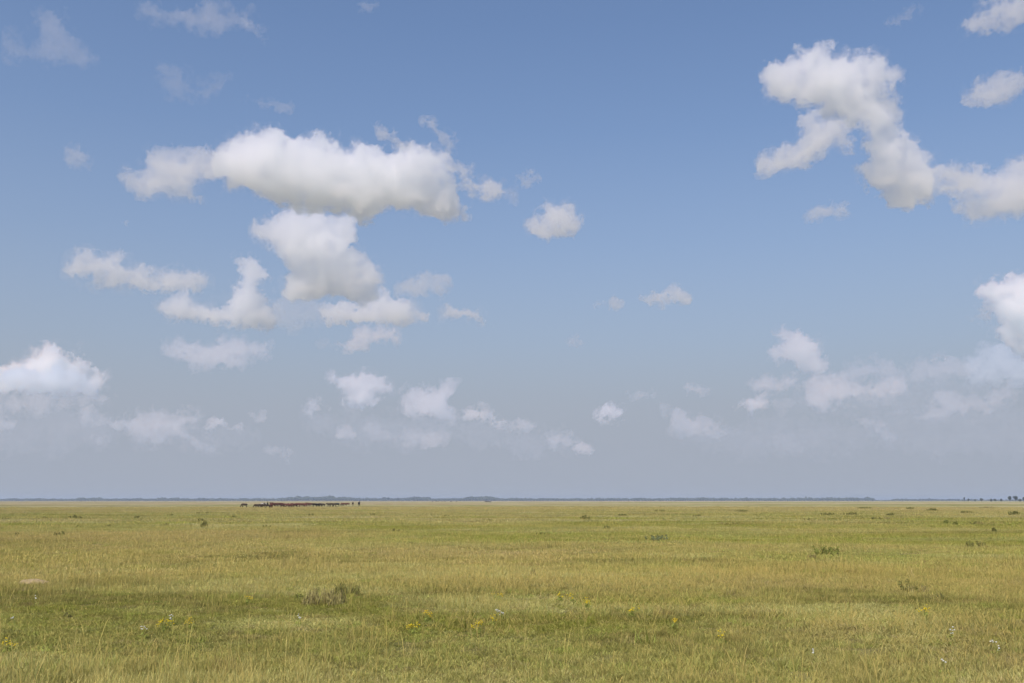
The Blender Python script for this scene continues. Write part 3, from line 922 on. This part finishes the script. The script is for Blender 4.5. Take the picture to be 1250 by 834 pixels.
tree(1177.3, 612.3, 4.9, 2.2, 'thin upright tree, leftmost of the separate trees on the right horizon', 1)
tree(1182.5, 612.3, 3.6, 3.0, 'small round tree right beside the thin upright tree', 2, True)
tree(1190.5, 612.2, 2.6, 5.5, 'very low spreading tree left of the squat dark tree', 3, True)
tree(1198.0, 612.3, 3.8, 4.0, 'squat dark tree standing alone in the gap before the low thicket', 4, True)
tree(1210.6, 612.4, 3.4, 4.4, 'left one of two touching low bushy trees in the thicket', 5, True)
tree(1214.6, 612.4, 3.1, 4.0, 'right one of two touching low bushy trees in the thicket', 6, True)
tree(1222.2, 612.3, 3.2, 3.4, 'lone small bushy tree between the thicket and the tallest pair', 7, True)
tree(1232.8, 612.5, 6.4, 4.6, 'tall tree with an oval crown, left one of the tallest pair', 8)
tree(1239.6, 612.5, 6.7, 5.6, 'tallest and broadest tree, right one of the tallest pair', 9)
tree(1245.2, 612.4, 3.6, 4.2, 'low bushy tree just right of the tallest pair', 10, True)
tree(1249.6, 612.4, 5.2, 3.6, 'tree cut by the right edge of the view', 11)


# ------------------------------------------------------------------ animals: one continuous skinned body each
def skinned(name, verts, edges, radii, sub=1):
    me = bpy.data.meshes.new(name + '_rig')
    me.from_pydata(verts, edges, [])
    o = bpy.data.objects.new(name + '_rig', me); COL.objects.link(o)
    sk = o.modifiers.new('s', 'SKIN'); sk.use_smooth_shade = True
    for i, r in enumerate(radii):
        rx, ry = (r, r) if not isinstance(r, tuple) else r
        me.skin_vertices[0].data[i].radius = (rx, ry)
        me.skin_vertices[0].data[i].use_root = (i == 0)
    ss = o.modifiers.new('u', 'SUBSURF'); ss.levels = sub; ss.render_levels = sub
    dg = bpy.context.evaluated_depsgraph_get()
    out = bpy.data.meshes.new_from_object(o.evaluated_get(dg))
    out.name = name
    bpy.data.objects.remove(o); bpy.data.meshes.remove(me)
    return out


def quadruped(name, H, Lb, deep, neck, headp, muzzle, legr, horns=False, tail=.6, stride=0.0, horse=False):
    """x forward, standing at z=0; H height at the withers, Lb trunk length"""
    bz = H * .70
    V, E, Rr = [], [], []
    def v(x, y, z, r, parent=None):
        V.append((x, y, z)); Rr.append(r)
        if parent is not None: E.append((parent, len(V) - 1))
        return len(V) - 1
    hip = v(-Lb * .40, 0, bz + .02, deep * .86)
    belly = v(-Lb * .05, 0, bz - .03, deep * 1.02, hip)
    chest = v(Lb * .32, 0, bz, deep * .98, belly)
    rump = v(-Lb * .54, 0, bz + .03, deep * .74, hip)
    sh = v(Lb * .50, 0, bz + .08, deep * .78, chest)
    n1 = v((Lb * .5 + neck[0]) / 2, 0, (bz + .1 + neck[1]) / 2, deep * .62, sh)
    n2_ = v(neck[0], 0, neck[1], deep * .47, n1)
    hd = v(headp[0], 0, headp[1], deep * .38, n2_)
    mz = v(muzzle[0], 0, muzzle[1], deep * .27, hd)
    for s in (-1, 1):
        e = v(neck[0] + .03, s * deep * .30, headp[1] + .12 * (1 if headp[1] > .7 else .6), deep * .08, n2_)
        if horns: v(neck[0] + .06, s * deep * .55, headp[1] + .24 * (1 if headp[1] > .7 else .6), deep * .05, e)
    for s in (-1, 1):
        y = s * deep * .55
        st = stride * s
        a = v(Lb * .36, y * .8, bz - deep * .5, legr * 1.9, chest)
        b = v(Lb * .37 + st * .5, y, H * .32, legr * 1.15, a)
        c = v(Lb * .36 + st, y, H * .06, legr * .85, b)
        v(Lb * .40 + st, y, .02, legr * 1.0, c)
        a = v(-Lb * .38, y * .85, bz - deep * .45, legr * 2.5, hip)
        b = v(-Lb * .33 - st * .4, y, H * .44, legr * 1.7, a)          # stifle, forward
        c = v(-Lb * .50 - st * .8, y, H * .30, legr * 1.0, b)          # hock, backward
        d = v(-Lb * .47 - st, y, H * .06, legr * .8, c)
        v(-Lb * .43 - st, y, .02, legr * 1.0, d)
    t1 = v(-Lb * .66, 0, bz + .02, deep * .14 * tail, rump)
    t2 = v(-Lb * .70, 0, bz - H * .25, deep * .13 * tail * (1.8 if horse else 1), t1)
    v(-Lb * .69, 0, bz - H * .46, deep * .16 * tail * (1.6 if horse else 1), t2)
    return skinned(name, V, E, Rr)


cow_graze = quadruped('cow', 1.40, 1.50, .36, (1.02, .78), (1.18, .42), (1.30, .14), .065, horns=True)
cow_stand = quadruped('cow', 1.40, 1.50, .36, (1.08, 1.30), (1.28, 1.34), (1.52, 1.20), .065, horns=True, stride=.05)
cow_walk = quadruped('cow', 1.36, 1.46, .35, (1.05, 1.10), (1.26, 1.02), (1.46, .84), .065, horns=False, stride=.16)
horse_me = quadruped('horse', 1.55, 1.45, .30, (1.02, 1.75), (1.20, 1.82), (1.50, 1.58), .055, tail=.9, stride=.08, horse=True)

coats = {'red': simple_mat('red_brown_coat', (.105, .036, .024), .8, .25, 3), 'dark': simple_mat('dark_brown_coat', (.060, .040, .022), .8, .25, 3),
         'black': simple_mat('blackish_coat', (.026, .020, .014), .8, .2, 3), 'pale': simple_mat('pale_coat', (.42, .37, .33), .8, .1, 3)}
_cowm = {}
for kn, me in (('graze', cow_graze), ('stand', cow_stand), ('walk', cow_walk)):
    for cn, m in coats.items():
        c = me.copy(); c.materials.clear(); c.materials.append(m); _cowm[kn, cn] = c


def cow(px, row, coat, pose, face, label, group='cattle of the grazing herd', scl=1.0):
    g = ground_at(px, row)
    o = bpy.data.objects.new('cow', _cowm[pose, coat]); COL.objects.link(o)
    o.location = (g.x, g.y, float(height(g.x, g.y)))
    o.rotation_euler = (0, 0, face); o.scale = (scl * 1.08, scl * 1.1, scl * 1.14)
    return tag(o, label, 'cow', group)


rr_ = random.Random(3)
PI = math.pi
def face(): return rr_.choice((PI, PI, PI, 0, PI * .8, PI * 1.2)) + rr_.uniform(-.35, .35)
def baserow(x): return 620.5 - (x - 298) / 140 * 2.5

cow(298.2, 619.9, 'dark', 'graze', PI, 'dark cow grazing alone, leftmost of the whole herd', scl=1.1)
for x in (313.5, 317.5, 321.0):
    cow(x, baserow(x) + .1, 'dark', 'graze', face(), 'dark brown cow with lowered head in the low left tail of the herd', 'dark cows in the left tail of the herd')
cow(321.8, 619.3, 'pale', 'graze', PI, 'pale whitish cow standing directly left of the rider', scl=1.15)
xs = 331.0
while xs < 381:
    cow(xs, baserow(xs) + rr_.choice((-1.3, -.8, -.2, .35, .6)) + (0 if xs < 362 else -.1), 'red', rr_.choice(('graze', 'stand', 'walk', 'stand')), face(),
        'reddish brown cow packed close among others in the middle of the herd', 'reddish cows packed in the middle of the herd', scl=rr_.uniform(1.0, 1.14))
    xs += rr_.uniform(2.4, 3.3)
xs = 384.5
while xs < 414:
    if not 396.5 < xs < 399.5:
        cow(xs, baserow(xs) + rr_.choice((-.2, 0, .25)) + .25, rr_.choice(('dark', 'black', 'dark')), rr_.choice(('graze', 'walk', 'stand')), face(),
            'dark brown cow in the right-hand part of the herd behind the red ones', 'dark cows in the right part of the herd', scl=rr_.uniform(1.0, 1.15))
    xs += rr_.uniform(2.9, 3.9)
for x in (417.5, 420.8, 424.2):
    cow(x, 617.7, 'red', 'graze', face(), 'reddish cow in the thin file of cows at the right end of the herd', 'reddish cows filing at the right end of the herd')
cow(430.6, 617.6, 'dark', 'stand', PI * .55, 'dark cow seen end-on, second from the right of the herd', scl=1.2)
cow(438.2, 617.5, 'black', 'stand', PI * .5, 'blackish cow seen end-on, rightmost of the whole herd', scl=1.3)
for x in (592.8, 594.6, 596.6, 598.6):
    cow(x, 613.35, 'black', rr_.choice(('graze', 'stand')), face(), 'tiny blackish cow in the compact far bunch right of the main herd', 'far bunch of dark cows near the horizon', scl=1.15)
for x in (528, 532.5, 535, 539.6, 543, 549.8, 551.2, 557.5):
    cow(x, 612.95, 'dark', rr_.choice(('graze', 'stand')), face(), 'tiny brown cow in the thin far line between the herd and the far bunch', 'far scattered line of cows near the horizon')

# the herdsman on his horse
g = ground_at(326.6, 621.0)
face_r = PI * 1.02
hz = float(height(g.x, g.y))
horse_me.materials.append(simple_mat('horse_coat', (.05, .032, .02), .75, .25, 3))
ho = link('horse', horse_me); ho.location = (g.x, g.y, hz); ho.rotation_euler = (0, 0, face_r)
tag(ho, 'brown saddle horse carrying the herdsman at the left of the herd', 'horse')
v, f = join([tube([(.55, 0, 1.25), (.82, 0, 1.62), (1.05, 0, 1.98)], [.07, .09, .05], 6)])
link('mane', mesh_np('mane', v, quads=f), simple_mat('dark_hair', (.02, .015, .012)), ho)
v, f = join([tube([(-.30, 0, 1.40), (-.18, 0, 1.38), (.10, 0, 1.37), (.26, 0, 1.43)], [.16, .22, .22, .12], 8)])
link('saddle', mesh_np('saddle', v, quads=f), simple_mat('saddle_leather', (.09, .045, .02)), ho)
PV = [(-.02, 0, 1.50), (-.02, 0, 1.72), (.0, 0, 1.95), (.02, 0, 2.08), (.03, 0, 2.16), (.05, 0, 2.28)]
PE = [(0, 1), (1, 2), (2, 3), (3, 4), (4, 5)]; PR = [.24, .24, .25, .09, .125, .11]
for s in (-1, 1):
    b = len(PV)
    PV += [(.05, s * .20, 1.47), (.30, s * .33, 1.22), (.18, s * .36, .85), (.32, s * .36, .80), (.0, s * .21, 1.97), (.08, s * .28, 1.70), (.32, s * .10, 1.62)]
    PE += [(0, b), (b, b + 1), (b + 1, b + 2), (b + 2, b + 3), (2, b + 4), (b + 4, b + 5), (b + 5, b + 6)]
    PR += [.14, .11, .08, .06, .115, .09, .06]
pme = skinned('person', PV, PE, PR, 1)
pme.materials.append(simple_mat('dark_olive_clothing', (.03, .03, .02), .9, .2, 3))
pe = link('person', pme); pe.location = (g.x, g.y, hz); pe.rotation_euler = (0, 0, face_r)
tag(pe, 'herdsman in dark clothes sitting upright on a horse beside the herd', 'person')
v, f = join([tube([(.05, 0, 2.31), (.05, 0, 2.325), (.05, 0, 2.34), (.05, 0, 2.43), (.05, 0, 2.44)], [.17, .17, .10, .09, .01], 10)])
link('hat', mesh_np('hat', v, quads=f), simple_mat('dark_hat', (.04, .035, .03)), pe)

# ------------------------------------------------------------------ weeds and shrubs of the plain
wl = {'dark': simple_mat('weed_leaves_dark', (.230, .220, .060), .9, .4, 1.5), 'green': simple_mat('weed_leaves_green', (.240, .250, .055), .9, .35, 1.5),
      'brown': simple_mat('weed_leaves_brown', (.380, .320, .120), .9, .35, 1.5), 'blue': simple_mat('weed_leaves_bluish', (.200, .225, .095), .9, .35, 1.5),
      'stem': simple_mat('weed_stems', (.16, .13, .06), .9, .3, 2)}


def weed(px, row, w_px, h_px, kind, label, name='weed', group='weeds and low shrubs dotted over the meadow', upright=False):
    g = ground_at(px, row)
    D = math.hypot(g.x, g.y)
    Wm, Hm = max(.25, w_px * D / FPX), max(.12, h_px * D / FPX) * .95
    rs = np.random.RandomState(int(px * 31 + row * 7) & 0xffff)
    root = bpy.data.objects.new(name, None); COL.objects.link(root)
    root.location = (g.x, g.y, float(height(g.x, g.y)) - .02)
    ns = int(np.clip(Wm / (.12 if not upright else .05), 5, 40))
    parts, cs, rd = [], [], []
    for k in range(ns):
        bx = (rs.rand() - .5) * Wm * .8; by = (rs.rand() - .5) * min(Wm, 1.5) * .7
        hh = Hm * (.55 + .5 * rs.rand()) * (1 - .35 * (2 * bx / Wm) ** 2)
        tx, ty = bx + rs.randn() * Hm * (.10 if upright else .2), by + rs.randn() * Hm * .15
        parts.append(tube([(bx, by, 0), ((bx + tx) / 2 + .02, (by + ty) / 2, hh * .5), (tx, ty, hh)], [.012 + Wm * .004, .009 + Wm * .003, .004], 4))
        m_ = 3 if not upright else 5
        for j in range(m_):
            q = (.25 if not upright else .1) + (.75 if not upright else .85) * (j + .5) / m_
            cs.append([bx + (tx - bx) * q, by + (ty - by) * q, hh * q]); rd.append((.16 if not upright else .13) * Hm * (1.2 - .5 * q) + .02)
    v, f = join(parts)
    link('stem', mesh_np('stem', v, quads=f, smooth=True), wl['stem'], root)
    v, f = leaf_cloud(rs, np.array(cs), np.array(rd), int(np.clip(ns * 45, 220, 1100)), min(.07, Hm * .08) + D * .00012, erect=upright)
    v[:, 2] = np.maximum(v[:, 2], .01)
    link('foliage', mesh_np('foliage', v, quads=f), wl[kind], root)
    return tag(root, label, 'shrub' if name == 'shrub' else 'weed', group)


# ones that stand out
weed(1106, 726, 26, 17, 'dark', 'dark blue-green bushy weed, biggest single bush at the right of the meadow', 'shrub')
weed(1122, 727, 26, 11, 'brown', 'brownish stalky weed right against the big dark blue-green bush', upright=True)
weed(1148, 735, 7, 9, 'dark', 'thin upright dark weed a little right of the big dark bush', upright=True)
weed(397, 738, 58, 22, 'brown', 'wide mound of tall olive-brown weeds left of the middle of the meadow', 'shrub', upright=True)
weed(424, 727, 32, 19, 'dark', 'taller dark green weeds at the right end of the olive-brown mound', upright=True)
weed(362, 732, 22, 10, 'green', 'low green leafy weeds at the left end of the olive-brown mound')
weed(806, 661, 34, 9, 'blue', 'wide low bluish green shrub in the middle distance right of centre', 'shrub')
weed(1005, 678, 34, 13, 'green', 'pale green rounded bush clump in the middle distance on the right', 'shrub')
weed(992, 682, 14, 7, 'brown', 'small brown weed at the left foot of the pale green bush clump')
weed(1194, 668, 26, 8, 'dark', 'wide flat dark shrub inside the bright green strip on the right', 'shrub')
weed(74, 654, 12, 7, 'dark', 'dark compact shrub on the far left of the meadow', 'shrub')
weed(95, 644.5, 5, 4, 'dark', 'small dark dot of a weed above and right of the far left shrub')
weed(90, 633, 11, 4.5, 'dark', 'dark flat shrub far out on the left, larger of two side by side', 'shrub')
weed(98.8, 633.5, 4, 3.6, 'dark', 'little dark weed touching the right side of the far left flat shrub')
weed(250, 645, 6, 11, 'dark', 'thin tall ragged weed stalks left of centre in the distance', upright=True)
weed(244, 636.5, 8, 5, 'dark', 'rounded dark weed just above the thin tall ragged stalks')
weed(484, 650, 9, 5, 'dark', 'small dark weed left of the middle, in the distance')
weed(502, 665, 10, 4, 'dark', 'flat dark weed below and right of the small middle weed')
weed(742, 647, 9, 6, 'dark', 'dark upright little shrub up-left of the wide bluish shrub', 'shrub')
weed(662, 653, 22, 4, 'green', 'long flat green weed patch between the middle and the bluish shrub')
weed(651, 705, 8, 11, 'brown', 'reddish brown dry weed stalk in the middle of the meadow', upright=True)
weed(1213, 650, 8, 8, 'dark', 'small upright shrub alone on the far right', 'shrub')
weed(1156, 640, 10, 6, 'green', 'green two-lobed shrub far out on the right', 'shrub')
weed(1166, 642, 6, 6, 'green', 'little green shrub touching the two-lobed shrub on the right')
weed(1238, 629, 14, 5, 'dark', 'dark shrub close to the right edge, far out', 'shrub')
weed(325, 645, 12, 4, 'dark', 'flat dark weed in the distance directly below the herdsman')
weed(380, 630, 6, 4, 'dark', 'olive shrub directly below the middle of the herd', 'shrub')
weed(714, 634.5, 14, 6, 'dark', 'dark spreading shrub far out right of the picture centre', 'shrub')
weed(598, 637, 10, 3.5, 'dark', 'flat dark weed below the far bunch of cows')
weed(80, 752, 10, 8, 'dark', 'dark leafy weed in the green turf at the lower left')
weed(490, 818, 26, 9, 'brown', 'low brown dead weed clump near the bottom left of centre')
weed(230, 716, 8, 7, 'green', 'low green weed left of the olive-brown mound')
# indistinguishable dark clumps sprinkled over the far meadow
far_l = [(21, 653, 7, 4), (54, 633, 6, 3), (64, 637.5, 6, 2.6), (6, 635, 9, 3.2), (166, 633, 5, 4), (208, 630, 9, 3), (202, 642, 5, 4), (132, 643, 8, 3), (242, 627.5, 5, 2.4), (253, 627.3, 4, 2.4),
         (286, 632, 7, 3), (440, 641, 8, 3), (545, 631, 9, 3), (455, 629, 8, 2.6)]
far_r = [(1010, 629, 20, 3.6), (1038, 629, 20, 4.2), (1069, 635, 12, 4), (1084, 635, 6, 4.5), (1088, 629.5, 12, 3.6), (1111, 622, 10, 3), (1120, 630, 12, 3), (1138, 624, 16, 3.4), (1180, 627, 16, 3.2),
         (1192, 640, 14, 3.6), (850, 631, 12, 3.4), (905, 625, 16, 3), (940, 634, 10, 3), (760, 630, 14, 3.6), (805, 625, 16, 3), (985, 636, 10, 3.2), (880, 640, 9, 3.4), (1055, 621.5, 18, 2.8), (1205, 621, 20, 2.8)]
for a in far_l: weed(*a, 'dark', 'small dark clump of scrub sprinkled over the far left half of the meadow', 'shrub', 'small scrub clumps far out on the left')
for a in far_r: weed(*a, rr_.choice(('dark', 'brown', 'dark')), 'small dark clump of scrub sprinkled over the far right half of the meadow', 'shrub', 'small scrub clumps far out on the right')

# ------------------------------------------------------------------ flowers
fy = simple_mat('yellow_blossom', (.78, .58, .03), .7)
fo = simple_mat('orange_yellow_blossom', (.74, .52, .04), .7)
fw = simple_mat('white_blossom', (.78, .76, .66), .7)
flf = simple_mat('flower_leaves', (.27, .30, .06), .8)
fs = simple_mat('flower_stem', (.27, .29, .07), .8)


def flower(px, row, w_px, h_px, mat, n, label, group, cat='flower', name='flowering_plant'):
    g = ground_at(px, row)
    D = math.hypot(g.x, g.y); Wm, Hm = w_px * D / FPX, max(.25, h_px * D / FPX)
    rs = np.random.RandomState(int(px * 17 + row * 3) & 0xffff)
    root = bpy.data.objects.new(name, None); COL.objects.link(root)
    root.location = (g.x, g.y, float(height(g.x, g.y)) - .01)
    st, bl, lf = [], [], []
    for k in range(n):
        x, y = (rs.rand(2) - .5) * np.array([Wm, Wm * .6]); h = Hm * (.65 + .4 * rs.rand())
        tx = x + rs.randn() * .03
        st.append(tube([(x * .5, y * .5, 0), (x * .8, y, h * .5), (tx, y, h)], [.006, .005, .004], 4))
        for j in range(4):
            c = np.array([tx, y, h]) + rs.randn(3) * np.array([.022, .022, .022]); r = .011 + .007 * rs.rand()
            bl.append(tube([tuple(c - [0, 0, r * .4]), tuple(c), tuple(c + [0, 0, r * .7])], [r * .4, r * 1.2, r * .5], 6))
    v, f = join(st); link('stem', mesh_np('stem', v, quads=f, smooth=True), fs, root)
    v, f = leaf_cloud(rs, np.array([[0, 0, Hm * .3]]), np.array([max(.08, Wm * .3)]), 14 * n, .022)
    link('foliage', mesh_np('foliage', v, quads=f), flf, root)
    v, f = join(bl); link('blossom', mesh_np('blossom', v, quads=f, smooth=True), mat, root)
    return tag(root, label, cat, group)


GY = 'yellow flowers in the near meadow'
for (x, y, w, h, n, m, l) in (
        (202, 770, 12, 14, 9, fy, 'brightest bunch of yellow flowers, in the green turf at the lower left'),
        (232, 768, 9, 10, 6, fo, 'golden flowers just right of the brightest yellow bunch at the lower left'),
        (303, 738, 7, 7, 5, fo, 'golden flowers below the left end of the olive-brown weed mound'),
        (502, 776, 12, 8, 7, fy, 'dull yellow flowers in the green turf below the middle of the meadow'),
        (522, 760, 10, 9, 7, fo, 'orange-yellow flowers above the dull yellow ones'),
        (583, 775, 9, 15, 8, fy, 'tall bright yellow flower spikes in the centre of the meadow'),
        (601, 765, 5, 7, 4, fy, 'small yellow flowers right behind the tall yellow spikes'),
        (683, 735, 9, 8, 5, fy, 'yellow flowers at the left end of the loose yellow row right of centre'),
        (699, 738, 6, 7, 4, fy, 'yellow flowers in the middle of the loose yellow row right of centre'),
        (718, 744, 8, 9, 6, fy, 'yellow flowers at the lower right of the loose yellow row'),
        (771, 755, 10, 9, 6, fy, 'soft yellow flowers standing alone right of the loose yellow row'),
        (824, 770, 6, 6, 4, fo, 'single orange-yellow flower head right of the soft yellow flowers'),
        (882, 789, 5, 12, 4, fy, 'thin yellow flower stem low in the right half of the meadow'),
        (1129, 759, 8, 8, 6, fy, 'bright yellow flowers below the big dark bush on the right'),
        (606, 734, 12, 6, 5, fo, 'pale golden flowers far behind the tall yellow spikes'),
        (10, 795, 10, 8, 6, fy, 'yellow flowers by the left edge of the meadow')):
    flower(x, y, w, h, m, n, l, GY)
GW = 'white flowers in the near meadow'
for (x, y, w, n, l) in ((208, 762, 5, 3, 'white flower head right above the brightest yellow bunch'),
                        (174, 777, 5, 3, 'white flowers left of the brightest yellow bunch'),
                        (17, 763, 4, 2, 'small white flower near the left edge of the turf'),
                        (44, 737, 3, 2, 'tiny white flower above the left edge turf'),
                        (364, 763, 5, 3, 'white flower head below the olive-brown weed mound'),
                        (611, 757, 12, 6, 'group of whitish flowers right of the tall yellow spikes'),
                        (1217, 804, 7, 3, 'white flower at the lower right of the meadow'),
                        (1161, 786, 6, 3, 'whitish flowers left of the lower right white flower'),
                        (996, 812, 4, 2, 'small white flower low in the right half, below the yellow stem'),
                        (1153, 828, 4, 2, 'white flower close to the bottom edge on the right')):
    flower(x, y, w * .6, 8, fw, max(1, n - 1), l, GW)

# bare pinkish anthill-like patch of earth at the left
g = ground_at(40, 712)
rs = np.random.RandomState(4)
a = np.linspace(0, 2 * np.pi, 24, endpoint=False)
V = [(0, 0, .10)]; F = []
for k, (q, z) in enumerate(((.35, .085), (.7, .045), (1.0, -.03))):
    for t in a: V.append((math.cos(t) * q * .50 * (1 + .1 * rs.randn()), math.sin(t) * q * .50 * (1 + .1 * rs.randn()), z + .01 * rs.randn()))
T = [(0, 1 + i, 1 + (i + 1) % 24) for i in range(24)]
for k in range(2):
    for i in range(24): F.append((1 + k * 24 + i, 1 + (k + 1) * 24 + i, 1 + (k + 1) * 24 + (i + 1) % 24, 1 + k * 24 + (i + 1) % 24))
mo = link('earth_mound', mesh_np('earth_mound', V, quads=F, tris=T, smooth=True), simple_mat('pinkish_bare_earth', (.38, .28, .15), .95, .25, 4))
mo.location = (g.x, g.y, float(height(g.x, g.y)) + .09)
tag(mo, 'small bare mound of pinkish earth in the grass at the left', 'mound')
